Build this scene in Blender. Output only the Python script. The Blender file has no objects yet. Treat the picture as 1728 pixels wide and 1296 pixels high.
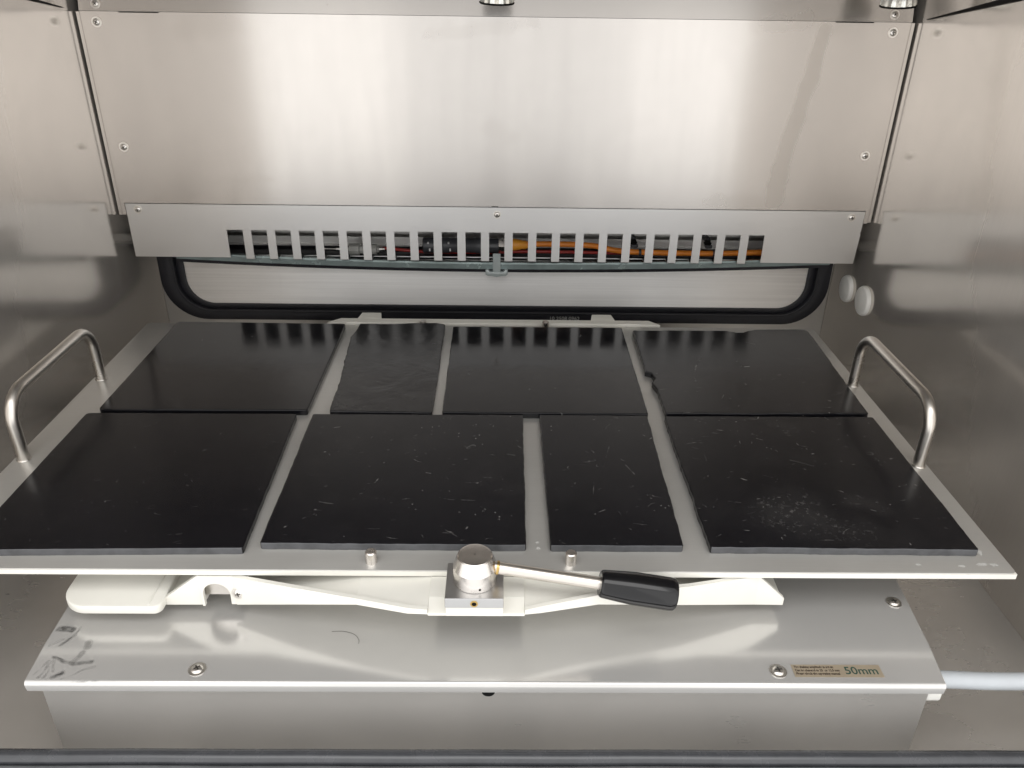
import bpy, bmesh, math, random
from mathutils import Vector, Matrix
random.seed(7)
S = bpy.context.scene
C = S.collection

# ------------------------------------------------------------------ camera
cam_d = bpy.data.cameras.new("camera"); cam = bpy.data.objects.new("camera", cam_d); C.objects.link(cam)
cam_d.sensor_fit = 'HORIZONTAL'; cam_d.sensor_width = 36.0; cam_d.lens = 1362.56/1728*36
cam_d.clip_start = 0.01; cam_d.clip_end = 100
Rv = Vector((0.9998821, -0.00761331, 0.01333497)); Uv = Vector((-0.00826702, 0.46492062, 0.88531377)); Fv = Vector((0.01293987, 0.88531964, -0.46480286))
cam.matrix_world = Matrix(((Rv.x, Uv.x, -Fv.x, 0.02514), (Rv.y, Uv.y, -Fv.y, -0.48096), (Rv.z, Uv.z, -Fv.z, 0.41424), (0, 0, 0, 1)))
S.camera = cam

# ------------------------------------------------------------------ light (indoor room light through the open front, plus an added overhead fill)
w = bpy.data.worlds.new("World"); S.world = w; w.use_nodes = True
bg = w.node_tree.nodes["Background"]; bg.inputs[0].default_value = (0.97, 0.965, 0.955, 1); bg.inputs[1].default_value = 1.42
def area(name, loc, target, sx, sy, power, col):
    l = bpy.data.lights.new(name, 'AREA'); l.shape = 'RECTANGLE'; l.size = sx; l.size_y = sy; l.energy = power; l.color = col
    o = bpy.data.objects.new(name, l); C.objects.link(o); o.location = loc
    o.rotation_euler = (Vector(target)-Vector(loc)).to_track_quat('-Z', 'Y').to_euler(); return o
area("room_light_left", (-0.80, -1.15, 0.15), (-0.10, 0.3, 0.1), 1.0, 1.9, 2.4, (1.0, 0.975, 0.93))
area("room_light_right", (0.88, -1.15, 0.15), (0.12, 0.3, 0.1), 0.95, 1.9, 2.1, (1.0, 0.98, 0.95))
area("overhead_fill", (0.0, -0.75, 1.45), (0.02, 0.05, -0.05), 1.8, 0.7, 9.0, (1.0, 0.985, 0.965))  # added fill from above, brightens the tray front and arms
S.view_settings.view_transform = 'Standard'; S.view_settings.look = 'None'; S.view_settings.gamma = 1; S.view_settings.exposure = 0.12

# ------------------------------------------------------------------ dimensions (metres; tray top is z=0, tray front edge y=0)
XL, XR, YS, YB, ZF, ZB, ZC = -0.435, 0.4715, 0.470, 0.552, -0.093, -0.046, 0.52
YO = -0.128                                  # front of the opening
FZ = -0.1474                                 # chamber floor
K0 = Matrix.Translation((-.0027, .0516, -.04445)) @ Matrix.Scale(1.1073, 4)   # sketch units of the fixed fittings to metres
K1 = Matrix.Translation((-.00144, .0276, -.02378)) @ Matrix.Scale(1.0574, 4)          # the same for the rear hatch and its drain
fit = None

# ------------------------------------------------------------------ materials
class NT:
    def __init__(s, name):
        s.m = bpy.data.materials.new(name); s.m.use_nodes = True; s.t = s.m.node_tree; s.b = s.t.nodes["Principled BSDF"]
    def n(s, typ, **kw):
        nd = s.t.nodes.new(typ)
        for k, v in kw.items():
            if k.startswith('i_'): nd.inputs[k[2:].replace('_', ' ')].default_value = v
            else: setattr(nd, k, v)
        return nd
    def l(s, a, b): s.t.links.new(a, b)
    def coord(s, scale=(1, 1, 1), rot=(0, 0, 0)):
        if not hasattr(s, 'tc'): s.tc = s.n('ShaderNodeTexCoord')
        mp = s.n('ShaderNodeMapping'); mp.inputs['Scale'].default_value = scale; mp.inputs['Rotation'].default_value = rot
        s.l(s.tc.outputs['Object'], mp.inputs[0]); return mp.outputs[0]
    def noise(s, vec, scale=5, detail=4, rough=.55, dist=0):
        nd = s.n('ShaderNodeTexNoise'); nd.inputs['Scale'].default_value = scale; nd.inputs['Detail'].default_value = detail
        nd.inputs['Roughness'].default_value = rough; nd.inputs['Distortion'].default_value = dist; s.l(vec, nd.inputs['Vector']); return nd.outputs['Fac']
    def mr(s, v, a, b, c, d, smooth=False):
        nd = s.n('ShaderNodeMapRange'); nd.clamp = True
        if smooth: nd.interpolation_type = 'SMOOTHSTEP'
        for i, x in enumerate((a, b, c, d)): nd.inputs[i+1].default_value = x
        s.l(v, nd.inputs[0]); return nd.outputs[0]
    def math(s, op, a, b=None, clamp=False):
        nd = s.n('ShaderNodeMath'); nd.operation = op; nd.use_clamp = clamp
        for i, x in enumerate((a, b)):
            if x is None: continue
            if isinstance(x, (int, float)): nd.inputs[i].default_value = x
            else: s.l(x, nd.inputs[i])
        return nd.outputs[0]
    def vmath(s, op, a, b=None):
        nd = s.n('ShaderNodeVectorMath'); nd.operation = op
        for i, x in enumerate((a, b)):
            if x is None: continue
            if isinstance(x, tuple): nd.inputs[i].default_value = x
            else: s.l(x, nd.inputs[i])
        return nd
    def mix(s, f, a, b):
        nd = s.n('ShaderNodeMix'); nd.data_type = 'RGBA'
        for sock, x in ((nd.inputs[0], f), (nd.inputs[6], a), (nd.inputs[7], b)):
            if isinstance(x, (int, float)): sock.default_value = x
            elif isinstance(x, tuple): sock.default_value = x
            else: s.l(x, sock)
        return nd.outputs[2]
    def seg(s, p, a, b, w0, w1):
        """1 inside a stroke from a to b of half width w0 fading out to w1"""
        a, b = Vector(a), Vector(b); d = b-a
        pa = s.vmath('SUBTRACT', p, tuple(a)).outputs[0]
        dt = s.vmath('DOT_PRODUCT', pa, tuple(d/d.length_squared)).outputs['Value']
        h = s.math('MULTIPLY', dt, 1.0, True)
        sc = s.n('ShaderNodeVectorMath'); sc.operation = 'SCALE'; sc.inputs[0].default_value = tuple(d); s.l(h, sc.inputs['Scale'])
        r = s.vmath('SUBTRACT', pa, sc.outputs[0]).outputs[0]
        ln = s.vmath('LENGTH', r).outputs['Value']
        return s.mr(ln, w0, w1, 1, 0, True)
    def wobble(s, amp, scale):
        c = s.coord(); nd = s.n('ShaderNodeTexNoise'); nd.inputs['Scale'].default_value = scale; nd.inputs['Detail'].default_value = 3; s.l(c, nd.inputs['Vector'])
        o = s.vmath('SUBTRACT', nd.outputs['Color'], (.5, .5, .5)).outputs[0]
        sc = s.n('ShaderNodeVectorMath'); sc.operation = 'SCALE'; sc.inputs['Scale'].default_value = amp; s.l(o, sc.inputs[0])
        return s.vmath('ADD', c, sc.outputs[0]).outputs[0]
    def bump(s, h, strength, dist=.001):
        nd = s.n('ShaderNodeBump'); nd.inputs['Strength'].default_value = strength; nd.inputs['Distance'].default_value = dist
        s.l(h, nd.inputs['Height'])
        if s.b.inputs['Normal'].is_linked: s.l(s.b.inputs['Normal'].links[0].from_socket, nd.inputs['Normal'])
        s.l(nd.outputs[0], s.b.inputs['Normal'])

def plain(name, col, rough=.5, metal=0., spec=.5, var=.06, nscale=40, bump=0., coat=0.):
    t = NT(name); t.b.inputs['Roughness'].default_value = rough; t.b.inputs['Metallic'].default_value = metal; t.b.inputs['Specular IOR Level'].default_value = spec
    t.b.inputs['Coat Weight'].default_value = coat
    n = t.noise(t.coord(), nscale, 4); f = t.mr(n, .3, .7, 0, 1)
    a = tuple(c*(1-var) for c in col)+(1,); b = tuple(min(1, c*(1+var)) for c in col)+(1,)
    t.l(t.mix(f, a, b), t.b.inputs['Base Color'])
    t.l(t.mr(n, .3, .7, rough*.9, min(1, rough*1.12)), t.b.inputs['Roughness'])
    if bump: t.bump(t.noise(t.coord(), nscale*6, 3), bump, .0005)
    return t.m

def steel(name, col, rough, brush=(1, 1, 60), metal=1., blotch=.05, rv=.05, extra=None, aniso=0., bump=.03, streak=0., wave=0.):
    t = NT(name); t.b.inputs['Metallic'].default_value = metal
    br = t.noise(t.coord(brush), 14, 5, .6); bl = t.noise(t.coord(), 9, 3, .5, .4); fine = t.noise(t.coord(), 45, 4, .6)
    f = t.mr(bl, .3, .7, 0, 1)
    a = tuple(c*(1-blotch) for c in col)+(1,); b = tuple(min(1, c*(1+blotch)) for c in col)+(1,)
    colr = t.mix(f, a, b)
    if streak: colr = t.mix(t.mr(br, .35, .65, 0, streak), colr, (.25, .24, .23, 1))
    r = t.math('ADD', t.mr(bl, .3, .7, rough-rv, rough+rv), t.mr(br, .25, .75, -.016, .016))
    r = t.math('ADD', r, t.mr(fine, .3, .7, -.006, .006))
    if extra: colr, r = extra(t, colr, r)
    t.l(colr, t.b.inputs['Base Color']); t.l(r, t.b.inputs['Roughness'])
    t.b.inputs['Anisotropic'].default_value = aniso
    if aniso:
        tg = t.n('ShaderNodeCombineXYZ'); tg.inputs[2].default_value = 1; t.l(tg.outputs[0], t.b.inputs['Tangent'])
    if wave: t.bump(t.noise(t.coord(), 4.5, 2, .5), wave, .01)
    t.bump(br, bump, .00012)
    return t.m

def shroud_marks(t, col, r):
    p = t.wobble(.010, 38); q = t.wobble(.034, 30)
    o = .470
    seg0 = t.seg
    t.seg = lambda p_, a, b, w0, w1: seg0(p_, K0 @ Vector(a), K0 @ Vector(b), w0, w1)
    drip = t.seg(p, (.372, o, .352), (.366, o, .30), .006, .011)
    for a, b, w in (((.366, o, .30), (.358, o, .26), .008), ((.358, o, .26), (.349, o, .20), .009), ((.349, o, .20), (.347, o, .165), .011)):
        drip = t.math('MAXIMUM', drip, t.seg(p, a, b, w*.7, w+.005))
    pool = t.math('MAXIMUM', t.seg(q, (.30, o, .356), (.385, o, .357), .007, .014), t.seg(q, (.27, o, .168), (.35, o, .160), .006, .012))
    pool = t.math('MAXIMUM', pool, t.seg(q, (-.325, o, .345), (-.27, o, .348), .008, .02))
    pool = t.math('MAXIMUM', pool, t.math('MULTIPLY', t.seg(q, (-.06, o, .345), (.06, o, .352), .004, .012), .9))
    pool = t.math('MAXIMUM', pool, t.math('MULTIPLY', t.seg(q, (-.30, o, .185), (-.25, o, .183), .001, .007), .8))
    pool = t.math('MAXIMUM', pool, t.math('MULTIPLY', t.seg(q, (.01, o, .245), (.03, o, .235), .003, .016), .7))
    t.seg = seg0
    m = t.math('MAXIMUM', drip, t.math('MULTIPLY', pool, .40))
    spots = t.n('ShaderNodeTexVoronoi'); spots.inputs['Scale'].default_value = 38; t.l(t.coord(), spots.inputs['Vector'])
    sp = t.math('MULTIPLY', t.mr(spots.outputs['Distance'], .02, .05, 1, 0), t.mr(t.noise(t.coord(), 6, 2), .55, .62, 0, 1))
    col = t.mix(t.math('MULTIPLY', m, .15), col, (.46, .41, .355, 1))
    col = t.mix(t.math('MULTIPLY', sp, .4), col, (.33, .30, .27, 1))
    return col, t.math('ADD', r, t.math('MULTIPLY', m, .05))

def base_marks(t, col, r):
    p = t.wobble(.006, 60); z = ZB
    P = lambda x, y: (x, y, z)
    strokes = [((-.3125, -.0150), (-.3035, -.0165), .0018, .0034, .9), ((-.2985, -.0110), (-.2985, -.0210), .0006, .0014, .7), ((-.2985, -.0215), (-.3040, -.0330), .0007, .0020, .75),
               ((-.3040, -.0440), (-.2960, -.0480), .0009, .0022, .85), ((-.2960, -.0480), (-.2860, -.0505), .0009, .0021, .8), ((-.2860, -.0505), (-.2745, -.0480), .0010, .0024, .75),
               ((-.2850, -.0290), (-.2840, -.0350), .0010, .0036, .55), ((-.2870, -.0480), (-.2850, -.0400), .0008, .0032, .5),
               ((-.2955, -.0630), (-.2905, -.0590), .0009, .0030, .95), ((-.3060, -.0630), (-.3050, -.0520), .0004, .0016, .6), ((-.3020, -.0640), (-.3030, -.0540), .0003, .0014, .6),
               ((-.3050, -.0520), (-.3020, -.0450), .0003, .0013, .5), ((-.2990, -.0580), (-.3030, -.0460), .0004, .0017, .45), ((-.2890, -.0650), (-.2700, -.0520), .0002, .0011, .5), ((-.3110, -.0600), (-.3060, -.0480), .0002, .0011, .5),
               ((-.3130, -.0330), (-.3050, -.0270), .0002, .0013, .45), ((-.280, -.0665), (-.262, -.0662), .0002, .0010, .6)]
    m = None
    for a, b, w0, w1, s in strokes:
        q = t.math('MULTIPLY', t.seg(p, P(*a), P(*b), w0, w1), s)
        m = q if m is None else t.math('MAXIMUM', m, q)
    col = t.mix(t.math('MULTIPLY', m, t.mr(t.noise(t.coord(), 180, 4, .7), .35, .6, .35, .95)), col, (.03, .03, .03, 1))
    return col, t.math('ADD', r, t.math('MULTIPLY', m, .2))

M = {}
M['shroud'] = steel('brushed_shroud_steel', (.590, .560, .532), .25, (3, 3, .35), extra=shroud_marks, wave=.02, streak=.015, rv=.012, blotch=.03, bump=.006, aniso=.85)
M['vent'] = steel('vent_panel_steel', (.70, .69, .68), .36, (.5, 3, 6), metal=.9, blotch=.02, bump=0, aniso=.5)
M['wall'] = steel('chamber_wall_steel', (.75, .70, .645), .165, (60, 60, .6), wave=.03, streak=.06, metal=.72, rv=.025, blotch=.05, bump=.01)
M['floor'] = steel('chamber_floor_steel', (.66, .635, .60), .26, (1, 6, 1), metal=.65, blotch=.08, bump=.01)
M['ceiling'] = steel('ceiling_steel', (.46, .445, .43), .35, (1, 6, 1), metal=.6, bump=0)
M['backwall'] = steel('back_wall_steel', (.62, .60, .57), .38, (1, 1, 40), metal=.7)
M['cover'] = steel('brushed_cover_plate', (.96, .945, .925), .50, (.35, 1, 28), metal=1., blotch=.02, bump=.15, rv=.02, aniso=.95, streak=.10)
M['base'] = steel('satin_base_steel', (.60, .59, .575), .19, (.6, 6, 1), metal=.5, bump=.004, extra=base_marks, blotch=.04, rv=.02)
M['skirt'] = steel('base_skirt_steel', (.57, .555, .535), .32, (.5, 1, 8), metal=.5, blotch=.05)
M['tray'] = steel('anodised_tray', (.58, .57, .545), .36, (2, 40, 1), streak=.05, metal=.6, blotch=.05)
M['handle'] = steel('handle_steel', (.66, .63, .59), .30, (20, 1, 20), blotch=.06)
M['turned'] = steel('turned_steel', (.76, .72, .68), .26, (60, 60, 4), blotch=.04, bump=.05)
M['rodsteel'] = steel('satin_rod_steel', (.70, .655, .60), .33, (3, 60, 60), blotch=.03)
M['plate'] = steel('grey_plate_steel', (.55, .55, .55), .36, (3, 3, 3), blotch=.05)
M['screw'] = steel('screw_steel', (.80, .77, .73), .32, (30, 30, 30), blotch=.05)
M['recess'] = plain('screw_recess', (.06, .055, .05), .5, .6)
M['cream'] = plain('cream_painted_casting', (.79, .775, .715), .42, 0, .5, .035, 22, .05)
M['white'] = plain('white_plastic', (.90, .89, .85), .45, 0, .5, .02)
M['rubber'] = plain('black_rubber', (.012, .012, .016), .42, 0, .45, .25, 60, .1)
M['seal'] = plain('door_seal_rubber', (.05, .052, .058), .26, 0, .6, .15, 60, .06)
M['seallip'] = plain('door_seal_lip_rubber', (.10, .102, .108), .35, 0, .5, .15, 60, .06)
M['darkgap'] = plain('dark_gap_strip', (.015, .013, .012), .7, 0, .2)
M['teal'] = plain('greenish_channel', (.36, .44, .44), .25, .4, .5, .18, 35)
M['clip'] = plain('translucent_grey_clip', (.38, .42, .42), .3, .2, .5, .1)
M['orange'] = plain('orange_cable_sheath', (.80, .25, .03), .4, 0, .5, .06)
M['orange2'] = plain('amber_boot', (.85, .36, .04), .4, 0, .5, .06)
M['red'] = plain('red_cable_sheath', (.32, .025, .02), .35, 0, .5, .15)
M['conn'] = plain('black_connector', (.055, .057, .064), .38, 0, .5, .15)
M['greyplastic'] = plain('grey_fitting', (.42, .42, .40), .4, 0, .5, .08)
M['cable'] = plain('grey_cable_sheath', (.50, .53, .56), .42, 0, .5, .04)
M['grip'] = plain('black_bakelite', (.005, .005, .006), .10, 0, .45, .1, 60, 0, 0.)
M['brass'] = plain('brass', (.55, .38, .14), .3, 1)
M['print'] = plain('printed_mark', (.75, .75, .75), .5)
M['sticker'] = plain('clear_tan_sticker', (.36, .30, .22), .45, .25, .5, .06, 120)
M['ink'] = plain('dark_brown_ink', (.035, .02, .012), .6)
M['inkgreen'] = plain('dark_green_ink', (.02, .06, .045), .5)
M['hole'] = plain('dark_hole', (.01, .01, .01), .9, 0, .1)
M['chan'] = steel('cable_channel_steel', (.72, .71, .69), .35, (1, 1, 4), metal=.5)
M['matedge'] = plain('grey_mat_front', (.080, .082, .088), .42, 0, .5, .25, 90)
M['hair'] = plain('dark_hair', (.02, .015, .012), .6)
t = NT('ribbed_lamp_glass'); t.b.inputs['Base Color'].default_value = (.85, .85, .80, 1); t.b.inputs['Roughness'].default_value = .12
t.b.inputs['Metallic'].default_value = .55; M['lampglass'] = t.m

def mat_rubber(name, col, rough, flecks, scratches, wrinkle, haze=0., seed=0., smears=(), strokes=()):
    t = NT(name); c = t.coord(); t.b.inputs['Specular IOR Level'].default_value = .32
    off = t.n('ShaderNodeVectorMath'); off.operation = 'ADD'; off.inputs[1].default_value = (seed*3.7, seed*1.9, 0); t.l(c, off.inputs[0]); c = off.outputs[0]
    big = t.noise(c, 9, 5, .6); fine = t.noise(c, 70, 4, .6)
    # crumbs
    v = t.n('ShaderNodeTexVoronoi'); v.inputs['Scale'].default_value = 300; t.l(t.vmath('ADD', c, t.vmath('MULTIPLY', t.vmath('SUBTRACT', t.n('ShaderNodeTexNoise', i_Scale=260.).outputs['Color'], (.5, .5, .5)).outputs[0], (.0035, .0035, 0)).outputs[0]).outputs[0], v.inputs['Vector'])
    sc = t.n('ShaderNodeSeparateColor'); t.l(v.outputs['Color'], sc.inputs[0])
    gate = t.math('ADD', sc.outputs[0], t.mr(big, .35, .68, -.3, .3))
    cr = t.math('MULTIPLY', t.math('GREATER_THAN', gate, 1.17-flecks), t.mr(v.outputs['Distance'], .05, .16, 1, 0))
    cr = t.math('MULTIPLY', cr, t.mr(sc.outputs[1], 0, 1, .25, 1))
    # scratches: thin contour lines of stretched noise, broken up
    def scr(rot, sx, sy, w):
        mp = t.n('ShaderNodeMapping'); mp.inputs['Rotation'].default_value = (0, 0, rot); mp.inputs['Scale'].default_value = (sx, sy, 1); t.l(c, mp.inputs[0])
        n = t.noise(mp.outputs[0], 1, 2, .5); ln = t.mr(t.math('ABSOLUTE', t.math('SUBTRACT', n, .5)), 0, w, 1, 0)
        return t.math('MULTIPLY', ln, t.mr(t.noise(mp.outputs[0], 3.1, 3, .6), .60, .70, 0, 1))
    s = t.math('MAXIMUM', scr(.5, 16, 34, .005), scr(-.9, 14, 40, .005)); s = t.math('MAXIMUM', s, scr(.1, 24, 30, .004))
    s = t.math('MULTIPLY', s, t.mr(fine, .40, .62, 0, scratches))
    hz = t.math('MULTIPLY', t.mr(t.noise(c, 16, 6, .7), .52, .74, 0, 1), haze)
    for (a_, b_, w_, k_) in smears:
        q_ = t.seg(t.wobble(.05, 14), a_+(.006,), b_+(.006,), w_*.2, w_)
        sp_ = t.mr(t.noise(c, 190, 5, .75), .56, .70, 0, 1)
        hz = t.math('ADD', hz, t.math('MULTIPLY', q_, t.math('ADD', t.math('MULTIPLY', sp_, k_), k_*.18)), True)
    for (a_, b_, w_, k_) in strokes:
        s = t.math('MAXIMUM', s, t.math('MULTIPLY', t.seg(t.wobble(.006, 45), a_+(.0064,), b_+(.0064,), w_*.35, w_), k_))
    base = t.mix(t.mr(big, .3, .7, 0, 1), tuple(x*.8 for x in col)+(1,), tuple(x*1.25 for x in col)+(1,))
    base = t.mix(hz, base, (.16, .155, .15, 1))
    base = t.mix(s, base, (.45, .44, .42, 1)); base = t.mix(cr, base, (.75, .73, .70, 1))
    t.l(base, t.b.inputs['Base Color'])
    r = t.math('ADD', t.mr(big, .3, .7, rough*.8, rough*1.2), t.mr(fine, .3, .7, -.02, .03))
    r = t.math('ADD', r, t.math('MULTIPLY', t.math('MAXIMUM', s, hz), .3)); t.l(r, t.b.inputs['Roughness'])
    t.bump(t.noise(c, 22, 4, .55, .5), wrinkle, .004); t.bump(fine, .02+wrinkle*.3, .0006)
    t.bump(t.math('MAXIMUM', cr, s), .25, .0004)
    return t.m

# ------------------------------------------------------------------ mesh helpers
def link(name, bm, mat, parent=None, smooth=False, origin=None, ang=35):
    if fit:
        bm.transform(fit)
        if origin is not None: origin = fit @ Vector(origin)
    bmesh.ops.recalc_face_normals(bm, faces=bm.faces)
    me = bpy.data.meshes.new(name)
    if origin is not None: bmesh.ops.translate(bm, vec=-Vector(origin), verts=bm.verts)
    bm.to_mesh(me); bm.free()
    if mat is not None: me.materials.append(M[mat] if isinstance(mat, str) else mat)
    if smooth:
        for p in me.polygons: p.use_smooth = True
        try: me.set_sharp_from_angle(angle=math.radians(ang))
        except Exception: pass
    o = bpy.data.objects.new(name, me); C.objects.link(o)
    if origin is not None: o.location = origin
    if parent is not None:
        o.parent = parent
        pm = Matrix.Translation(parent.location) if parent.parent is None else Matrix.Translation(parent.parent.location) @ parent.matrix_parent_inverse @ Matrix.Translation(parent.location)
        o.matrix_parent_inverse = pm.inverted()
    return o
def thing(name, label, cat, loc, group=None):
    o = bpy.data.objects.new(name, None); C.objects.link(o); o.location = fit @ Vector(loc) if fit else loc; o.empty_display_size = .02
    return tag(o, label, cat, group)
def tag(o, label, cat, group=None):
    o['label'] = label; o['category'] = cat
    if group: o['group'] = group
    return o
def struct(o): o['kind'] = 'structure'; return o
def bevel(bm, w, seg=2, ang=30):
    es = [e for e in bm.edges if len(e.link_faces) == 2 and e.calc_face_angle(0) > math.radians(ang)]
    bmesh.ops.bevel(bm, geom=es, offset=w, segments=seg, profile=.5, affect='EDGES')
def box(x0, x1, y0, y1, z0, z1, bv=0, seg=2, bm=None):
    b = bm or bmesh.new()
    r = bmesh.ops.create_cube(b, size=1)
    for v in r['verts']: v.co = Vector((x0+(v.co.x+.5)*(x1-x0), y0+(v.co.y+.5)*(y1-y0), z0+(v.co.z+.5)*(z1-z0)))
    if bv: bevel(b, bv, seg)
    return b
def prism(pts, axis, a, b, bv=0, seg=2, bm=None):
    """extrude a 2-D outline along an axis; pts are the two other coordinates in xyz order"""
    m = bm or bmesh.new()
    def mk(p, t): 
        return {'x': (t, p[0], p[1]), 'y': (p[0], t, p[1]), 'z': (p[0], p[1], t)}[axis]
    v0 = [m.verts.new(mk(p, a)) for p in pts]; v1 = [m.verts.new(mk(p, b)) for p in pts]
    m.faces.new(v0); m.faces.new(v1[::-1]); n = len(pts)
    for i in range(n): m.faces.new((v0[i], v0[(i+1) % n], v1[(i+1) % n], v1[i]))
    bmesh.ops.recalc_face_normals(m, faces=m.faces)
    if bv: bevel(m, bv, seg)
    return m
def rrect(x0, x1, y0, y1, r, n=8):
    rs = r if isinstance(r, (list, tuple)) else [r]*4      # bl, br, tr, tl
    out = []
    for (cx, cy, a0), q in zip(((x0, y0, 180), (x1, y0, 270), (x1, y1, 0), (x0, y1, 90)), rs):
        ccx = cx+q if cx == x0 else cx-q; ccy = cy+q if cy == y0 else cy-q
        for i in range(n+1):
            a = math.radians(a0+90*i/n); out.append((ccx+q*math.cos(a), ccy+q*math.sin(a)))
    return out
def frame_of(d):
    d = Vector(d).normalized(); a = Vector((0, 0, 1)) if abs(d.z) < .9 else Vector((1, 0, 0))
    u = d.cross(a).normalized(); return u, d.cross(u).normalized(), d
def tube(path, r, seg=20, bm=None, caps=True):
    b = bm or bmesh.new(); P = [Vector(p) for p in path]; rs = r if isinstance(r, (list, tuple)) else [r]*len(P)
    u = None; rings = []
    for i, p in enumerate(P):
        d = (P[min(i+1, len(P)-1)]-P[max(i-1, 0)]).normalized()
        if u is None: u = frame_of(d)[0]
        u = (u-d*u.dot(d)).normalized(); w = d.cross(u)
        rings.append([b.verts.new(p+(u*math.cos(k*2*math.pi/seg)+w*math.sin(k*2*math.pi/seg))*rs[i]) for k in range(seg)])
    for i in range(len(rings)-1):
        for k in range(seg): b.faces.new((rings[i][k], rings[i][(k+1) % seg], rings[i+1][(k+1) % seg], rings[i+1][k]))
    if caps: b.faces.new(rings[0][::-1]); b.faces.new(rings[-1])
    return b
def lathe(prof, loc, axis, seg=32, bm=None):
    """prof: (distance along axis, radius)"""
    b = bm or bmesh.new(); u, w, d = frame_of(axis); L = Vector(loc); rings = []
    for h, r in prof:
        if r < 1e-6: rings.append([b.verts.new(L+d*h)])
        else: rings.append([b.verts.new(L+d*h+(u*math.cos(k*2*math.pi/seg)+w*math.sin(k*2*math.pi/seg))*r) for k in range(seg)])
    for A, B in zip(rings, rings[1:]):
        for k in range(seg):
            a0, a1, b0, b1 = A[k % len(A)], A[(k+1) % len(A)], B[k % len(B)], B[(k+1) % len(B)]
            f = [x for i, x in enumerate((a0, a1, b1, b0)) if x not in (a0, a1, b1, b0)[:i]]
            if len(f) > 2: b.faces.new(f)
    for R in (rings[0], rings[-1]):
        if len(R) > 2: b.faces.new(R)
    return b
def smooth_path(pts, n=8):
    P = [Vector(p) for p in pts]; out = []
    for i in range(len(P)-1):
        p0, p1, p2, p3 = P[max(i-1, 0)], P[i], P[i+1], P[min(i+2, len(P)-1)]
        for k in range(n):
            s = k/n; out.append(.5*((2*p1)+(p2-p0)*s+(2*p0-5*p1+4*p2-p3)*s*s+(3*p1-p0-3*p2+p3)*s**3))
    return out+[P[-1]]
def text_mesh(s, size, loc, xdir, ydir, mat, parent, name, align='LEFT', depth=.00008, squeeze=1., bold=0.):
    cu = bpy.data.curves.new('t', 'FONT'); cu.body = s; cu.size = size; cu.align_x = align; cu.extrude = depth; cu.offset = bold
    tmp = bpy.data.objects.new('t', cu); C.objects.link(tmp)
    dg = bpy.context.evaluated_depsgraph_get(); me = bpy.data.meshes.new_from_object(tmp.evaluated_get(dg))
    bpy.data.objects.remove(tmp); bpy.data.curves.remove(cu)
    X, Y = Vector(xdir).normalized()*squeeze, Vector(ydir).normalized(); Z = X.normalized().cross(Y)
    for v in me.vertices: v.co = Vector(loc)+X*v.co.x+Y*v.co.y+Z*v.co.z
    bm = bmesh.new(); bm.from_mesh(me); bpy.data.meshes.remove(me)
    return link(name, bm, mat, parent)
def screw(loc, axis, r, parent, rot=0., washer=True, h=None):
    h = h or r*.55; d = Vector(axis).normalized(); L = Vector(loc)
    prof = ([(0, r*1.45), (.0006, r*1.45), (.0006, r)] if washer else [(0, r)]) + [(h*.45, r), (h*.8, r*.85), (h, r*.5), (h*1.04, 0)]
    s = link('screw', lathe(prof, L, d, 24), 'screw', parent, True)
    u, w, _ = frame_of(d); u, w = u*math.cos(rot)+w*math.sin(rot), -u*math.sin(rot)+w*math.cos(rot)
    b = bmesh.new()
    for a, c in ((u, w), (w, u)):
        vs = []
        for hh in (h*.6, h*1.10):
            vs += [b.verts.new(L+d*hh+a*(sa*r*.55)+c*(sc*r*.13)) for sa, sc in ((-1, -1), (1, -1), (1, 1), (-1, 1))]
        for f in ((0, 1, 2, 3), (7, 6, 5, 4), (0, 4, 5, 1), (1, 5, 6, 2), (2, 6, 7, 3), (3, 7, 4, 0)): b.faces.new([vs[i] for i in f])
        d2 = d*.00003; L = L+d2
    link('cross_recess', b, 'recess', s)
    return s

# ------------------------------------------------------------------ setting: the chamber
CL, CR, CB, CC = -.4844, .5194, .6629, .535
struct(link('floor', box(CL-.012, CR+.012, -.0890, CB+.012, FZ-.01, FZ), 'floor'))
struct(link('wall_left', box(CL-.012, CL, YO, CB+.012, FZ+.0002, CC), 'wall'))
struct(link('wall_right', box(CR, CR+.012, YO, CB+.012, FZ+.0002, CC), 'wall'))
struct(link('wall_back', box(CL+.0003, CR-.0003, CB, CB+.012, FZ+.0002, CC-.0002), 'backwall'))
struct(link('ceiling', box(CL-.012, CR+.012, YO, CB+.012, CC+.0002, CC+.012), 'ceiling'))
struct(link('sill', prism([(YO, FZ-.01), (-.0892, FZ-.01), (-.0600, FZ+.0004), (-.0660, FZ+.008), (-.0892, -.1010), (-.0892, -.0963), (YO, -.0963)], 'x', CL+.0001, CR-.0001), 'floor'))
fit = K0

# dark strips standing for the sloping shadow gaps high on the side walls
for nm, x0, x1, lab in (('shadow_gap_strip', XR-.002, XR-.0001, 'dark shadow gap rising along the steel side wall above the two white plugs'),
                        ('shadow_gap_strip', XL+.0001, XL+.002, 'dark shadow gap rising along the bare steel side wall without plugs')):
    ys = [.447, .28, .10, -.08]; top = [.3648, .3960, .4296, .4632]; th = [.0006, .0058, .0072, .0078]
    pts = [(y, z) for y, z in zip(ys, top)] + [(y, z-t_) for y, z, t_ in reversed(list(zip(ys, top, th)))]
    o = link(nm, prism(pts, 'x', x0, x1), 'darkgap', None, origin=((x0+x1)/2, .2, .40)); tag(o, lab, 'strip', 'dark shadow gaps on the side walls')

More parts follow.
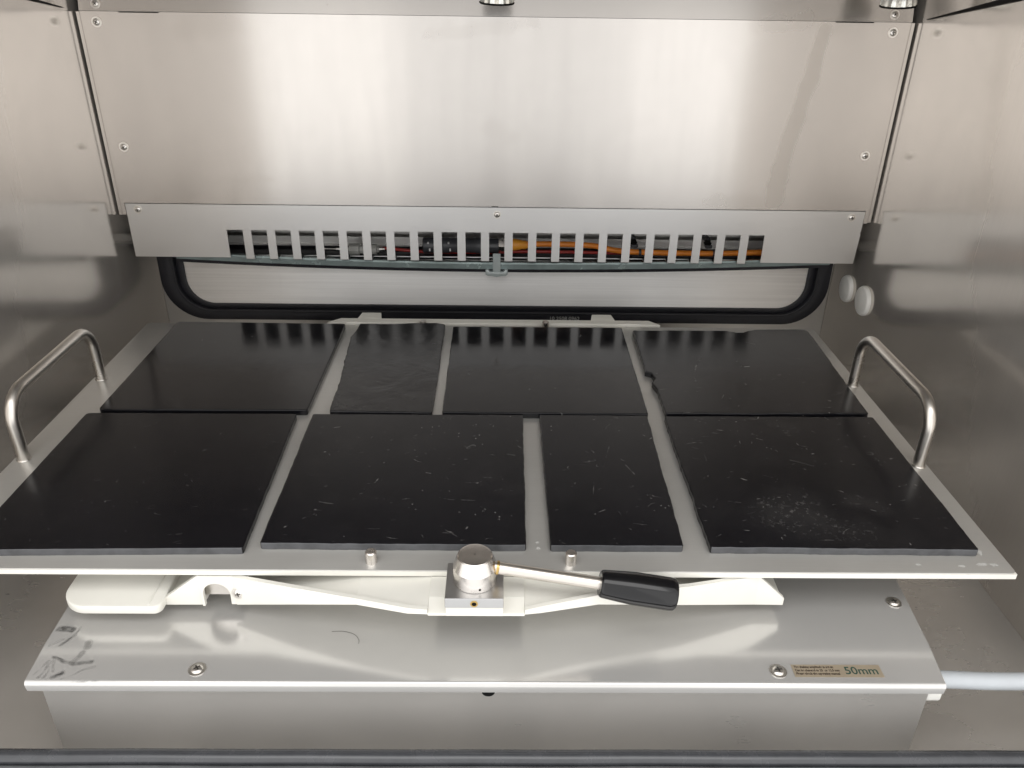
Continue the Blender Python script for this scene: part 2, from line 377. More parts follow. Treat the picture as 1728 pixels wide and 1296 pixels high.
# two white wall plugs
for y, z, r, lab in ((.4975, .0440, .0176, 'round white plastic plug in steel wall, of the pair the one beside the gasket'),
                     (.4450, .0480, .0186, 'round white plastic plug in steel wall, of the pair the one nearer the handle')):
    o = link('wall_plug', lathe([(0, r), (.0022, r), (.0046, r*.92), (.0052, r*.84), (.0053, 0)], (XR+.0002, y, z), (-1, 0, 0), 48), 'white', None, True, origin=(XR, y, z)); tag(o, lab, 'plug', 'white plugs in the side wall')

# ------------------------------------------------------------------ rear shroud
sh = thing('rear_shroud', 'large brushed stainless steel shroud panel on the rear wall with slotted lower strip', 'panel', (.018, YS, .087))
SB = .3603
link('front_panel', prism([(-.4285, .1392), (-.4240, .1392), (-.4240, .1534), (.4605, .1534), (.4605, .1380), (.4650, .1380), (.4650, SB-.0002), (-.4285, SB-.0002)], 'y', YS, YS+.0012), 'shroud', sh)
for x0, x1 in ((-.4332, -.4289), (.4654, .4698)):
    link('edge_flange', box(x0, x1, YS+.0006, YS+.008, .1385, SB-.0004, .0004, 1), 'shroud', sh)
b = bmesh.new(); tb = math.tan(math.radians(10)); zt = ZC-.0005
vs = [b.verts.new(p) for p in ((-.4290, YS, SB+.0002), (.4660, YS, SB+.0002), (.4590, YS+(zt-SB)*tb, zt), (-.4225, YS+(zt-SB)*tb, zt))]
f = b.faces.new(vs); ex = bmesh.ops.extrude_face_region(b, geom=[f]); bmesh.ops.translate(b, vec=(0, .0012, 0), verts=[e for e in ex['geom'] if isinstance(e, bmesh.types.BMVert)])
link('upper_panel', b, 'shroud', sh)
for x0, x1 in ((-.387, -.3445), (.3828, .4242)):
    link('hook_slit', box(x0, x1, YS-.0003, YS+.0003, SB-.0012, SB-.0003), 'hole', sh)
link('dent_mark', box(.0115, .0195, YS-.0003, YS+.0004, .1528, .1540), 'hole', sh)
for x, z, r in ((-.4108, .2183, .0036), (.4455, .2183, .0036), (-.4125, .3496, .0036), (.4472, .3500, .0036), (-.4104, .3674, .0034), (.4457, .3676, .0034)):
    y = YS if z < SB else YS+(z-SB)*tb
    screw((x, y+.0001, z), (0, -1, 0) if z < SB else (0, -1, .17), r, sh, random.uniform(0, 1.5))
# slotted strip
VT, VB, SL = .1527, .0873, .1220
pitch = (.3245+.3074)/22; ow = .0188
vent = link('vent_panel', prism([(-.4233, VB), (-.3078, VB), (-.3078, SL), (.3434, SL), (.3434, VB), (.4585, VB), (.4600, .1245), (.4590, .1262), (.4597, .1285), (.4600, VT), (-.4230, VT)], 'y', YS-.0006, YS+.0006), 'vent', sh)
proto = None
for k in range(22):
    x0 = -.3074+pitch*k+ow; x1 = -.3074+pitch*(k+1)
    if proto is None:
        bm = prism([(YS-.0006, SL+.0001), (YS+.0006, SL+.0001), (YS+.0006, .0862), (YS+.0150, .0862), (YS+.0150, .0850), (YS+.0004, .0850), (YS-.0006, .0860)], 'x', x0, x1)
        proto = link('slat', bm, 'vent', vent)
    else:
        o = proto.copy(); C.objects.link(o); o.location = (pitch*k*1.1073, 0, 0)
        o.parent = vent; o.matrix_parent_inverse = proto.matrix_parent_inverse
link('return_lip', box(-.3078, .3434, YS+.0152, YS+.0166, .0845, .0858), 'vent', vent)
for x, z in ((-.4092, .1458), (.0182, .1441), (.4449, .1453)): screw((x, YS-.0006, z), (0, -1, 0), .0034, sh, random.uniform(0, 1.5))

# ------------------------------------------------------------------ things behind the slots
ch = thing('cable_channel', 'grey folded steel channel running behind the slotted strip', 'channel', (.018, .53, .085))
link('channel_face', box(-.42, .455, .5285, .5300, .0872, .0965), 'chan', ch)
link('channel_lip', box(-.42, .455, .5235, .5285, .0855, .0872, .0004, 1), 'chan', ch)
link('channel_back', box(-.42, .455, .5402, .5420, .0975, .1350), 'chan', ch)
link('dark_backing', box(-.42, .455, .5330, .5345, .0765, .0868), 'conn', ch)  # added dark sheet, keeps the space below the channel dark

o = link('orange_cable', tube(smooth_path([(.040, .500, .0980), (.07, .500, .0985), (.105, .500, .0985), (.140, .500, .0968), (.165, .500, .0915), (.190, .500, .0895), (.24, .500, .0885), (.29, .500, .0884), (.33, .500, .0896), (.37, .500, .0915), (.42, .502, .094)]), .0036, 16), 'orange', None, True, origin=(.2, .5, .09)); tag(o, 'bright orange cable running behind the slots', 'cable')
o = link('red_cable', tube(smooth_path([(-.126, .506, .0890), (-.10, .506, .0868), (-.07, .506, .0850), (0, .506, .0850), (.06, .506, .0865), (.12, .506, .0862), (.2, .506, .0855), (.28, .506, .0860), (.36, .506, .0860), (.42, .506, .088)]), .0021, 12), 'red', None, True, origin=(.1, .506, .086)); tag(o, 'thin dark red cable running low behind the slots', 'cable')
pl = thing('cable_connector', 'black cylindrical cable connector with steel nut and amber boot behind the slots', 'connector', (0, .5, .09))
zc, yc = .0950, .502
link('connector_body', lathe([(0, .0085), (.0008, .0098), (.022, .0098), (.0228, .0092), (.0245, .0092), (.0252, .0098), (.032, .0098), (.033, .0092), (.066, .0092), (.0672, .0100), (.080, .0100), (.081, .0094), (.095, .0094), (.0955, .007)], (-.0752, yc, zc), (1, 0, 0), 36), 'conn', pl, True)
for x in (-.067, -.0415): 
    for z in (.0995, .0925): link('white_mark', box(x, x+.0018, yc-.0100, yc-.0080, z-.0022, z+.0012) if z < .095 else box(x-.002, x, yc-.0094, yc-.0070, z, z+.002), 'print', pl)
link('hex_nut', lathe([(0, .0068), (.004, .0068), (.004, .0078), (.0105, .0078), (.0105, .0058), (.0135, .0058)], (.0195, yc, zc+.001), (1, 0, 0), 6), 'turned', pl)
link('boot', lathe([(0, .0062), (.002, .0072), (.008, .0075), (.012, .0066), (.0145, .0062), (.016, .0056), (.021, .0054), (.022, .0046), (.027, .0042)], (.033, yc-.001, zc+.0022), (1, 0, -.02), 28), 'orange2', pl, True)
fi = thing('cable_fitting', 'pale grey plastic gland on a thin steel probe behind the slots', 'fitting', (-.15, .5, .088))
link('gland_nut', lathe([(0, .0052), (.0008, .0078), (.013, .0078), (.0138, .0055), (.017, .0055)], (-.1685, .501, .0888), (1, 0, 0), 8), 'greyplastic', fi)
link('gland_body', lathe([(0, .0060), (.003, .0066), (.018, .0066), (.0185, .0040), (.021, .0038)], (-.1515, .501, .0888), (1, 0, 0), 24), 'greyplastic', fi, True)
link('tip', lathe([(0, .0030), (.004, .0030), (.0045, .0018), (.007, .0018)], (-.131, .503, .0888), (1, 0, 0), 14), 'screw', fi, True)
link('probe', lathe([(0, .0008), (.020, .0008), (.020, .0016), (.036, .0016)], (-.2050, .501, .0890), (1, 0, 0), 14), 'screw', fi, True)
for x, z, lab in ((.190, .0885, 'black tie clip on the orange cable, next to the dip in the cable'), (.284, .0885, 'black tie clip on the orange cable, near the plain end of the slotted strip')):
    c_ = thing('cable_clip', lab, 'clip', (x, .5, z), 'clips on the orange cable')
    link('tie_band', lathe([(0, .0048), (.003, .0048)], (x+.007, .5, z+.0002), (1, 0, 0), 20), 'conn', c_, True)
    link('tie_head', box(x-.003, x+.006, .500, .509, z+.006, z+.0105, .001, 1), 'conn', c_)
    link('post', box(x-.002, x+.003, .505, .5286, z+.0106, z+.019, .001, 1), 'conn', c_)
    link('cap', lathe([(0, .0042), (.002, .0052), (.003, .0036), (.005, .0036)], (x, .5035, z+.0107), (0, 0, 1), 16), 'hole', c_, True)

fit = K1
# ------------------------------------------------------------------ greenish drain channel and its clip under the shroud
dr = thing('drain_channel', 'grey green channel hanging under the slotted strip', 'channel', (.018, .52, .055))
def bow(x): return .0105*max(0., 1-((x-.0175)/.42)**2)
n = 24; xs = [-.396+(.452+.396)*i/n for i in range(n+1)]
b = bmesh.new(); prof = [(.5360, .0735), (.5195, .0772), (.5182, .0752), (.5215, .0674)]
rings = [[b.verts.new((x, y, z-bow(x))) for j, (y, z) in enumerate(prof)] for x in xs]
for i in range(n):
    for j in range(4): b.faces.new((rings[i][j], rings[i][(j+1) % 4], rings[i+1][(j+1) % 4], rings[i+1][j]))
b.faces.new(rings[0]); b.faces.new(rings[-1][::-1]); link('channel', b, 'teal', dr, True)
b = bmesh.new(); prof = [(.5360, .0672), (.5220, .0671), (.5225, .0630), (.5270, .0620)]
rings = [[b.verts.new((x, y, z-bow(x))) for j, (y, z) in enumerate(prof)] for x in xs]
for i in range(n):
    for j in range(4): b.faces.new((rings[i][j], rings[i][(j+1) % 4], rings[i+1][(j+1) % 4], rings[i+1][j]))
b.faces.new(rings[0]); b.faces.new(rings[-1][::-1]); link('lower_edge', b, 'rubber', dr, True)
link('hook_neck', box(.0125, .0225, .5180, .5200, .0500, .0790, .0005, 1), 'clip', dr)
link('hook_foot', prism([(.0030, .0575), (.0030, .0505), (.0060, .0490), (.0110, .0487), (.0175, .0475), (.0240, .0487), (.0290, .0490), (.0320, .0505), (.0320, .0575), (.0285, .0580), (.0265, .0545), (.0085, .0545), (.0065, .0580)], 'y', .5165, .5300, .0012, 2), 'clip', dr, True)

# ------------------------------------------------------------------ rear access cover with rubber gasket
rc = thing('rear_access_cover', 'brushed steel cover plate framed by a thick black rubber gasket in rear wall', 'cover', (.0175, .55, -.026))
def gasket(o0, o1, y0, y1, name, mt='rubber', bulge=0):
    outer = rrect(*o0, n=12); inner = rrect(*o1, n=12); b = bmesh.new(); N = len(outer)
    A = [b.verts.new((p[0], y0, p[1])) for p in outer]; B = [b.verts.new((p[0], y0, p[1])) for p in inner]
    A2 = [b.verts.new((p[0], y1, p[1])) for p in outer]; B2 = [b.verts.new((p[0], y1, p[1])) for p in inner]
    for i in range(N):
        j = (i+1) % N
        for q in ((A[i], A[j], B[j], B[i]), (A2[i], B2[i], B2[j], A2[j]), (A[i], A2[i], A2[j], A[j]), (B[i], B[j], B2[j], B2[i])): b.faces.new(q)
    bmesh.ops.recalc_face_normals(b, faces=b.faces); bevel(b, .0007, 2, 50)
    return link(name, b, mt, rc, True)
T4 = lambda r: (r, r, .002, .002)
g = gasket((-.4308, .4655, -.0262, .0662, T4(.056)), (-.4120, .4480, -.0140, .0650, T4(.045)), .5410, .6003, 'gasket')
gasket((-.4118, .4478, -.0138, .0648, T4(.0448)), (-.4085, .4450, -.0108, .0640, T4(.042)), .5375, .6002, 'gasket_bead')
gasket((-.4083, .4448, -.0106, .0638, T4(.0418)), (-.3985, .4355, -.0042, .0628, T4(.035)), .5440, .6001, 'inner_lip')
link('cover_plate', prism(rrect(-.3984, .4354, -.0041, .0626, T4(.0348), 12), 'y', .5465, .5990), 'cover', rc)
text_mesh('10 2508 0962', .0072, (.0895, .5409, -.0225), (1, 0, 0), (0, 0, 1), 'greyplastic', g, 'moulded_number', squeeze=1.05)

fit = K0
# ------------------------------------------------------------------ lamps by the ceiling
for x, z, tilt, lab in ((.0172, .3757, .05, 'small ribbed glass lamp with dark rim hanging at the middle of the shroud'), (.4243, .3780, .10, 'small ribbed glass lamp with dark rim hanging at the corner of the shroud')):
    L_ = thing('lamp', lab, 'lamp', (x, .42, z), 'small lamps in front of the shroud')
    ax = (0.02 if x < .2 else -.06, -.08, 1)
    link('rim', lathe([(-.0003, .0150), (-.0006, .0172), (.0004, .0180), (.0012, .0176), (.0012, .0160)], (x, .42, z), ax, 40), 'hole', L_, True)
    b = bmesh.new(); u_, w_, d_ = frame_of(ax); seg = 64; rings = []
    for h, r in ((.0010, .0168), (.004, .0166), (.010, .0150), (.018, .0115), (.026, .007), (.034, .006)):
        rings.append([b.verts.new(Vector((x, .42, z))+d_*h+(u_*math.cos(k*2*math.pi/seg)+w_*math.sin(k*2*math.pi/seg))*r*(1+.035*math.cos(k*math.pi/2))) for k in range(seg)])
    for A_, B_ in zip(rings, rings[1:]):
        for k in range(seg): b.faces.new((A_[k], A_[(k+1) % seg], B_[(k+1) % seg], B_[k]))
    b.faces.new(rings[-1]); b.faces.new(rings[0][::-1]); link('reflector', b, 'lampglass', L_, True)
    link('stem', tube([Vector((x, .42, z))+d_*.034, Vector((x, .42, z))+d_*.09, (x, .42, ZC+.0020)], .006, 12), 'white', L_, True)

fit = None
# ------------------------------------------------------------------ shaker base
sb = thing('shaker_base', 'low stainless steel shaker drive housing on the chamber floor under the tray', 'shaker base', (.0175, .15, FZ))
prof = [(-.0555, ZB-.0012)]
b = bmesh.new()
cols = [(-.3138, .3491, -.0680), (-.3168, .3540, -.030), (-.3200, .3612, .0488), (-.3300, .3720, .40)]
def ring(x0, x1, y, z): return b.verts.new((x0, y, z)), b.verts.new((x1, y, z))
sec = []
xl, xr, yf = cols[0]
for i in range(7):                                   # lip: down edge then rounded bend
    a = math.radians(90*i/6); R = .0032
    if i == 0: sec.append(ring(xl+.0006, xr-.0006, yf+.0001, ZB-.0085))
    sec.append(ring(xl, xr, yf+R-R*math.cos(a), ZB-R+R*math.sin(a)))
for (x0, x1, y) in cols[1:]: sec.append(ring(x0, x1, y, ZB))
for A, B in zip(sec, sec[1:]): b.faces.new((A[0], A[1], B[1], B[0]))
bot = [[b.verts.new(v.co+Vector((0, .0012 if k < 8 else 0, -.0012 if k > 4 else 0))) for v in r_] for k, r_ in enumerate(sec)]
for A, B in zip(bot, bot[1:]): b.faces.new((A[0], B[0], B[1], A[1]))
for k in (0, 1):
    for i in range(len(sec)-1): b.faces.new((sec[i][k], sec[i+1][k], bot[i+1][k], bot[i][k]))
for i in (0, -1): b.faces.new((sec[i][0], sec[i][1], bot[i][1], bot[i][0]))
top = link('top_cover', b, 'base', sb, True)
link('front_skirt', box(-.3120, .3470, -.0555, -.0540, FZ, ZB-.0022), 'skirt', sb)
for x0, x1 in ((-.3120, -.3105), (.3455, .3470)): link('side_skirt', box(x0, x1, -.0539, .395, FZ, ZB-.0022), 'skirt', sb)
link('rear_skirt', box(-.3104, .3454, .3935, .395, FZ, ZB-.0022), 'skirt', sb)
link('drain_hole', lathe([(0, .0050), (.0003, .0050)], (.0172, -.0554, -.0676), (0, -1, 0), 28), 'hole', sb)
for x, y, r_ in ((-.1945, -.0556, .0044), (.2301, -.0553, .0044), (.3466, .0172, .0042)): screw((x, y, ZB+.0001), (0, 0, 1), r_, sb, random.uniform(0, 1.5), True, .0022)
lb = link('amplitude_label', box(.2412, .3068, -.0606, -.0490, ZB+.0001, ZB+.0003), 'sticker', sb)
for i, s_ in enumerate(('The shaking amplitude is set at:', 'Can be changed to 25  or 12.5 mm', 'Please check the operating manual')):
    text_mesh(s_, .0029, (.2428, -.0522-.0031*i, ZB+.0003), (1, 0, 0), (0, 1, 0), 'ink', lb, 'printed_line', squeeze=.80, bold=.00009)
text_mesh('50mm', .0098, (.2792, -.0578, ZB+.0003), (1, 0, 0), (0, 1, 0), 'inkgreen', lb, 'printed_amount', squeeze=1.0, bold=.00010)
o = link('hair', tube(smooth_path([(-.104, -.0178, ZB+.0004), (-.095, -.0175, ZB+.0004), (-.0865, -.0205, ZB+.0004), (-.082, -.0260, ZB+.0004), (-.0815, -.0300, ZB+.0004)]), .00013, 6), 'hair', None, True, origin=(-.09, -.02, ZB+.0002)); tag(o, 'thin curled dark hair lying on the steel shaker housing', 'hair')

# grey power cable and its gland on the side of the base
pc = thing('power_cable', 'grey power cable leaving the shaker housing through a white gland', 'cable', (.40, -.04, -.086))
link('gland', prism(rrect(-.054, -.034, -.0805, -.058, .005, 6), 'x', .3472, .3590, .0012, 2), 'white', pc, True)
link('sheath', tube(smooth_path([(.345, -.040, -.0700), (.370, -.040, -.0705), (.40, -.0405, -.0715), (.43, -.0410, -.0710), (.48, -.042, -.0690), (CR-.0005, -.043, -.067)]), .0066, 20), 'cable', pc, True)

# ------------------------------------------------------------------ cream carrier casting under the tray
ca = thing('tray_carrier', 'cream painted cast carrier frame under the tray', 'carrier', (.0175, .2, ZB))
st = [(-.2382, .0010, -.0316, -.0366), (-.2068, .0012, -.0066, -.0366), (-.1800, -.0009, -.0066, -.0345), (-.1285, -.0137, -.0060, -.0221), (-.0816, -.0249, -.0055, -.0115), (-.0425, -.0351, -.0050, -.0104), (-.0276, -.0370, -.0050, -.0092)]
sr = [(.0436, -.0368, -.0050, -.0092), (.0560, -.0330, -.0050, -.0112), (.0996, -.0205, -.0050, -.0143), (.1690, -.0096, -.0062, -.0246), (.2265, .0030, -.0066, -.0355), (.2495, .0030, -.0290, -.0358)]
def arm(st, name):
    b = bmesh.new(); T = .0035; rows = []
    for x, y, zt_, zb_ in st:
        rows.append([b.verts.new(p) for p in ((x, y, zb_), (x, y, zt_), (x, y+T, zt_), (x, y+T, min(zt_-.0006, zb_+.003)), (x, .060, min(zt_-.0006, zb_+.003 if zt_ > -.02 else zb_+.0045)), (x, .060, -.0392), (x, max(y+.012, .012), zb_-.0012))])
    for A, B in zip(rows, rows[1:]):
        n = len(A)
        for j in range(n): b.faces.new((A[j], A[(j+1) % n], B[(j+1) % n], B[j]))
    b.faces.new(rows[0]); b.faces.new(rows[-1][::-1])
    return b
# the left wall carries the arched cut-out: leave the gap x -.2068..-.1835 and close it with an arch piece
def arch_piece():
    b = bmesh.new(); x0, x1 = -.2068, -.1800
    pts = [(x0-.0001, -.0366), (x0-.0001, -.0066), (x1+.0001, -.0066), (x1+.0001, -.0345)]
    cx, rr, zc_ = -.1945, .0105, -.0245
    inner = [(-.1842, -.0346)] + [(cx+rr*math.cos(math.radians(a)), zc_+rr*math.sin(math.radians(a))) for a in range(0, 181, 15)] + [(-.2050, -.0366)]
    return prism(pts+inner, 'y', -.0003, .0032)
la = [s for s in st if s[0] <= -.2068]; lb_ = [s for s in st if s[0] >= -.1800]
link('end_gusset', arm(la, 'x'), 'cream', ca); link('front_wall', arm(lb_, 'x'), 'cream', ca)
link('arched_wall', arch_piece(), 'cream', ca)
link('arch_backing', box(-.2066, -.1802, .0080, .0100, -.0320, -.0068), 'screw', ca)
link('front_wall', arm(sr, 'x'), 'cream', ca)
link('boss', prism([(-.0012, -.0047), (-.0235, -.0047), (-.0372, -.0084), (-.0372, -.0105), (-.0012, -.0112)], 'x', -.0275, .0435, .0004, 2), 'cream', ca)
link('pedestal', box(-.0140, .0276, -.0376, -.0013, -.0100, .0001), 'cream', ca)
tp = link('tab_plate', prism(rrect(-.3146, -.2350, -.0116, .130, [.022, .006, .004, .004], 10), 'z', -.0350, -.0274, .0014, 3), 'cream', ca, True)
link('groove_rib', box(-.2452, -.2436, -.0090, .128, -.0276, -.0268, .0003, 1), 'cream', tp)
link('centre_plate', box(-.235, .245, .0605, .440, -.0385, -.0064), 'cream', ca)
link('spindle', lathe([(0, .05), (.0073, .05)], (.0175, .2, ZB+.0003), (0, 0, 1), 32), 'plate', ca)
screw((-.1772, -.0012, -.0225), (0, -1, .1), .0034, ca, .2)
rr_ = link('rear_rail', prism([(-.1990, .472), (.2290, .472), (.2160, .486), (-.1830, .486)], 'z', -.0130, .0012, .0006, 1), 'cream', ca)
link('rail_strip', box(.0840, .2030, .4690, .4718, -.0052, .0034, .0004, 1), 'cream', rr_)
link('rail_strip', box(-.1745, -.0835, .4690, .4718, -.0052, .0030, .0004, 1), 'cream', rr_)
for x0, x1 in ((-.1600, -.1330), (.1425, .1700)):
    link('lug', prism([(x0-.002, .4862), (x1+.002, .4862), (x1-.001, .505), (x0+.001, .505)], 'z', -.0100, .0012, .0006, 1), 'cream', ca)
link('rear_web', box(-.12, .15, .4405, .4719, -.0300, -.0070), 'cream', ca)
for x, y, h_ in ((-.0744, .0098, .0105), (.0800, .0096, .0105), (-.0753, .4640, .0080), (.0804, .4612, .0095)):
    link('pin', lathe([(-.012, .0044), (h_-.0008, .0044), (h_, .0036), (h_, 0)], (x, y, 0), (0, 0, 1), 28), 'turned', ca, True)

# ------------------------------------------------------------------ tray with handles
tr = thing('tray', 'rectangular grey aluminium shaker tray with two bent steel handles', 'tray', (0, .234, -.006))
link('tray_plate', prism(rrect(-.425, .425, 0, .468, .005, 6), 'z', -.0060, 0, .0008, 2), 'tray', tr, True)
link('edge_band', prism(rrect(-.4248, .4248, -.0004, .003, .0002, 1), 'z', -.0052, -.0008), 'cream', tr)
def handle(x, lean):
    y0, y1, H, R = .1510, .3125, .0630, .026
    pts = [(x, y0, -.001), (x, y0, .02)]
    for i in range(9):
        a = math.radians(180-90*i/8); pts.append((x+lean, y0+R+R*math.cos(a), H-R+R*math.sin(a)))
    for i in range(9):
        a = math.radians(90-90*i/8); pts.append((x+lean, y1-R+R*math.cos(a), H-R+R*math.sin(a)))
    pts += [(x, y1, .02), (x, y1, -.001)]
    h = link('handle', tube(pts, .0055, 24), 'handle', tr, True)
    for y in (y0, y1): link('weld_ring', lathe([(0, .0064), (.0006, .0062), (.0010, .0057)], (x, y, .0001), (0, 0, 1), 28), 'handle', h, True)
handle(-.4155, 0); handle(.4165, 0)
def splash(x, y, rx, ry, seed):
    random.seed(seed); N = 18
    pts = [(x+rx*.7*(1+random.uniform(-.5, .4))*math.cos(k*2*math.pi/N), y+ry*.7*(1+random.uniform(-.5, .4))*math.sin(k*2*math.pi/N)) for k in range(N)]
    return pts
M['residue'] = plain('dried_residue', (.50, .495, .475), .6, 0, .4, .12, 300)
for i, (x, y, rx, ry) in enumerate(((.4075, .026, .004, .0055), (.403, .0105, .006, .003), (.412, .010, .004, .0025), (.386, .0085, .004, .0016), (.352, .010, .003, .0018), (.0545, .034, .0022, .0020), (.0555, .027, .0024, .0024))):
    link('dried_splash', prism(splash(x, y, rx, ry, i), 'z', .00005, .0002), 'residue', tr)

# ------------------------------------------------------------------ black mats lying on the tray
def rough_outline(pts, jit, step=.0045, radii=None, seed=1):
    rnd = random.Random(seed); P = [Vector(p) for p in pts]; n = len(P); out = []
    radii = radii or [.0025]*n
    for i in range(n):
        a, b_ = P[i], P[(i+1) % n]; d = b_-a; L = d.length; d /= L; nn = Vector((d.y, -d.x))
        ra, rb = radii[i], radii[(i+1) % n]
        # rounded corner at a
        pd = (P[i]-P[i-1]).normalized()
        if ra > 1e-5:
            s0, s1 = a-pd*ra, a+d*ra
            for k in range(6):
                s = k/5; out.append((s0*(1-s)**2+a*2*s*(1-s)+s1*s*s))
        else: out.append(a.copy())
        m = max(1, int((L-ra-rb)/step)); low = 0.
        for k in range(1, m):
            low = low*.72+rnd.uniform(-1, 1)*jit[i]
            e = min(1, min(k, m-k)/3)
            out.append(a+d*(ra+(L-ra-rb)*k/m+rnd.uniform(-.3, .3)*step*min(1, jit[i]*800))+nn*low*e)
    return out
def rubber_mat(label, pts, jit, mat, seed, th=.0064, radii=None, grey_front=False):
    pts = [(x, y-.0020*(1.16+2.4*y)) for x, y in pts]
    O = rough_outline(pts, jit, radii=radii, seed=seed); n = len(O)
    cx = sum(p.x for p in O)/n; cy = sum(p.y for p in O)/n
    nr = []
    for i in range(n):
        t_ = (O[(i+1) % n]-O[i-1]); nr.append(Vector((t_.y, -t_.x)).normalized() if t_.length > 1e-9 else Vector((0, 0)))
    b = bmesh.new(); rnd = random.Random(seed+50)
    def lv(ins, z): return [b.verts.new((p.x-q.x*ins-cx, p.y-q.y*ins-cy, z)) for p, q in zip(O, nr)]
    rings = [lv(.0002, 0), lv(0, .0008), lv(.0001, th-.0009), lv(.0004, th-.0003), lv(.0011, th)]
    for A, B in zip(rings, rings[1:]):
        for i in range(n): b.faces.new((A[i], A[(i+1) % n], B[(i+1) % n], B[i]))
    b.faces.new(rings[0][::-1]); f = b.faces.new(rings[-1])
    o = link('sticky_mat', b, mat, None, False)
    if grey_front:
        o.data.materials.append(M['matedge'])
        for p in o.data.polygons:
            if p.normal.y < -.75 and abs(p.normal.z) < .6: p.material_index = 1  # only the front-facing faces take the grey colour
    o.location = (cx, cy, .0002)
    return tag(o, label, 'mat', 'black sticky mats on the tray')
rndk = random.Random(12)
def scuffs(n, sx, sy, lo=.06, hi=.28):
    out = []
    for _ in range(n):
        x, y, a, l = rndk.uniform(-sx, sx), rndk.uniform(-sy, sy), rndk.uniform(-1.2, 1.6), rndk.uniform(.004, .022)
        out.append(((x, y), (x+l*math.cos(a), y+l*math.sin(a)), rndk.uniform(.0003, .0006), rndk.uniform(lo, hi)))
    return tuple(out)
K = (.0065, .0063, .0082)
smoothA = mat_rubber('mat_gloss', K, .13, .02, .10, .03, 0, 1)
smoothB = mat_rubber('mat_gloss_worn', K, .11, .06, .3, .03, .05, 2)
wrink = mat_rubber('mat_wrinkled', (.010, .0097, .0115), .22, .03, .30, .26, .22, 3)
worn = mat_rubber('mat_worn', K, .21, .15, .8, .035, .06, 4, strokes=scuffs(10, .09, .09))
worn2 = mat_rubber('mat_worn_dusty', K, .21, .19, .9, .035, .06, 5, smears=(((-.030, -.045), (-.012, -.048), .036, .34), ((-.050, -.060), (.020, -.085), .030, .25), ((.040, -.045), (.048, -.048), .018, .35), ((.005, .085), (.015, .080), .02, .3)), strokes=scuffs(12, .09, .09, .06, .35))
clean = mat_rubber('mat_satin', (.0060, .0058, .0078), .20, .06, .40, .02, .0, 6)
speck2 = mat_rubber('mat_speckled_narrow', K, .20, .12, .7, .03, .03, 9, strokes=scuffs(9, .045, .09))
speck = mat_rubber('mat_speckled', K, .19, .13, .7, .03, .03, 7, strokes=(((-.060, -.018), (-.053, -.002), .0009, .95), ((.000, -.006), (.006, -.005), .0009, .95), ((.066, -.083), (.070, -.085), .0010, .95))+scuffs(8, .09, .09))
rubber_mat('glossy square black mat with clean straight edges in the rear corner of the tray', [(-.3828, .2365), (-.1722, .2385), (-.1718, .4600), (-.3830, .4620)], (.0001, .0001, .0001, .0001), smoothA, 1, radii=[.005, .003, .003, .006])
rubber_mat('narrow black mat with torn ragged side and wrinkled surface', [(-.1495, .2370), (-.0450, .2350), (-.0462, .4615), (-.058, .4655), (-.090, .4640), (-.110, .4610), (-.1535, .4610), (-.1560, .4350), (-.1590, .4200), (-.1575, .4000), (-.1530, .3300)], (.0003, .0003, .0003, .0004, .0004, .0004, .0008, .0010, .0010, .0008, .0006), wrink, 2, radii=[.002, .003, .004, .002, .002, .001, .001, 0, 0, 0, 0])
rubber_mat('glossy square black mat between the torn narrow mat and the notched mat', [(-.0352, .2360), (.1752, .2358), (.1758, .4555), (-.0363, .4545)], (.00015, .0002, .0002, .0002), smoothB, 3)
rubber_mat('square black mat with a torn bite in its side and nicked rear edge', [(.1930, .2375), (.4030, .2405), (.4100, .4535), (.395, .4550), (.345, .4530), (.333, .4490), (.326, .4440), (.318, .4435), (.306, .4490), (.1885, .4475), (.1880, .3600), (.1865, .3330), (.1930, .3290), (.1955, .3160), (.1900, .3060), (.1935, .2900)], [.0004, .0003, .0003, .0004, .0005, .0005, .0003, .0005, .0004, .0004, .0006, .0005, .0008, .0006, .0006, .0005], speck, 4, radii=[.002, .002, .008, .002, .001, .001, 0, 0, .001, .002, 0, 0, 0, 0, 0, 0])
rubber_mat('square black mat with few marks in the front corner of the tray, beside a handle', [(-.3910, .0160), (-.1752, .0200), (-.1810, .2312), (-.3910, .2300)], (.0001, .0002, .0001, .0001), clean, 5, radii=[.004, .003, .003, .005], grey_front=True)
rubber_mat('scratched square black mat behind the lever hub', [(-.1640, .0262), (.0458, .0256), (.0472, .2325), (-.1650, .2312)], (.0003, .0003, .0002, .0002), worn, 6, grey_front=True)
rubber_mat('narrow black mat with straight edges behind the black lever grip', [(.0645, .0252), (.1702, .0255), (.1735, .2335), (.0637, .2328)], (.0002, .0003, .0003, .0002), speck2, 7, grey_front=True)
rubber_mat('dusty square black mat with white smears, opposite front corner from the clean mat', [(.1911, .0240), (.4041, .0225), (.4042, .2335), (.1908, .2322)], (.0003, .0002, .0003, .0004), worn2, 8, grey_front=True)

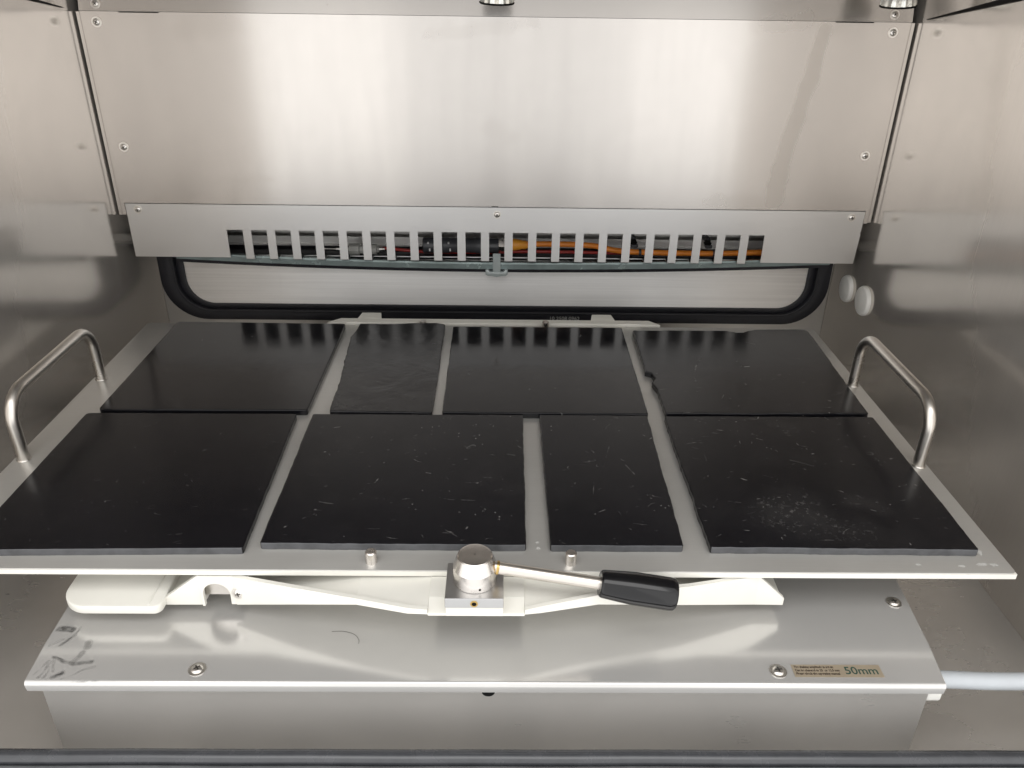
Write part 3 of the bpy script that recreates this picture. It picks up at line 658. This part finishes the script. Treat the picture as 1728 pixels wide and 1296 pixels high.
# ------------------------------------------------------------------ clamp lever
lv_ = thing('clamp_lever', 'steel clamp lever with domed hub and black tapered grip', 'lever', (.0068, -.02, .0069))
link('base_block', box(-.0145, .0279, -.0405, -.0015, .0002, .0090, .0005, 2), 'plate', lv_)
b = lathe([(0, .0050), (.0006, .0050)], (.0067, -.0404, .0042), (0, -1, 0), 20); bmesh.ops.scale(b, vec=(1, 1, 1), verts=b.verts)
bs = link('set_screw', lathe([(0, .0028), (.0004, .0028), (.0004, .0018), (-.0001, .0016)], (.0067, -.0405, .0042), (0, -1, 0), 24), 'brass', lv_, True)
link('slot', lathe([(0, .0015), (.0005, .0015)], (.0067, -.0405, .0042), (0, -1, 0), 16), 'hole', bs)
HC = (.0068, -.0195, .0091)
link('hub', lathe([(0, .0158), (.0004, .0162), (.0132, .0162), (.0136, .0161), (.0222, .0128), (.0229, .0120), (.0231, .0110), (.0232, 0)], HC, (0, 0, 1), 64), 'turned', lv_, True, None, 12)
link('hub_dimple', lathe([(.0231, .0007), (.0233, .0004), (.0233, 0)], HC, (0, 0, 1), 12), 'recess', lv_)
link('hub_hole', lathe([(0, .0009), (.0002, .0009)], (.0068+.0162*math.sin(.25), -.0195-.0162*math.cos(.25), .0125), (math.sin(.25), -math.cos(.25), 0), 12), 'hole', lv_)
r0 = Vector((.0190, -.0205, .0215)); r1 = Vector((.0985, -.0240, .0095)); dd = (r1-r0).normalized(); r1b = r1+dd*.003
link('rod', tube([r0, r0+dd*.008, r1b], .0047, 24), 'rodsteel', lv_, True)
link('rod_collar', lathe([(0, .0052), (.0016, .0052), (.0020, .0047)], r0+dd*.0035, dd, 24), 'brass', lv_, True)
link('grip', lathe([(0, .0048), (0, .0088), (.0008, .0097), (.0020, .0102), (.022, .0119), (.026, .0121), (.052, .0122), (.0552, .0119), (.0566, .0108), (.0570, .0085), (.0568, 0)], r1, dd, 48), 'grip', lv_, True)

# ------------------------------------------------------------------ rubber door seal along the sill
ds = thing('door_seal', 'dark grey rubber door seal running along the sill of the opening', 'seal', (.0175, -.10, -.0963))
n = 60; rnd = random.Random(3)
def sealrun(prof, name, mt, wob):
    b = bmesh.new(); rings = []
    for i in range(n+1):
        x = CL-.012+(CR-CL+.024)*i/n; dy = wob*(math.sin(i*.9)+math.sin(i*.37+1))*.0004; dz = wob*math.sin(i*.53)*.0003
        rings.append([b.verts.new((x, y+dy, z+dz)) for y, z in prof])
    m_ = len(prof)
    for A, B in zip(rings, rings[1:]):
        for j in range(m_): b.faces.new((A[j], A[(j+1) % m_], B[(j+1) % m_], B[j]))
    b.faces.new(rings[0]); b.faces.new(rings[-1][::-1]); return link(name, b, mt, ds, True)
tubeprof = [(-.0955+.0062*math.cos(math.radians(a)), -.0901+.0062*math.sin(math.radians(a))) for a in range(0, 360, 20)]
sealrun(tubeprof, 'seal_tube', 'seal', .3)
sealrun([(-.1020, -.0890), (-.1040, -.0872), (-.1052, -.0872), (-.1075, -.0888), (-.1180, -.0905), (-.1180, -.0963), (-.1020, -.0963)], 'seal_lip', 'seallip', .4)
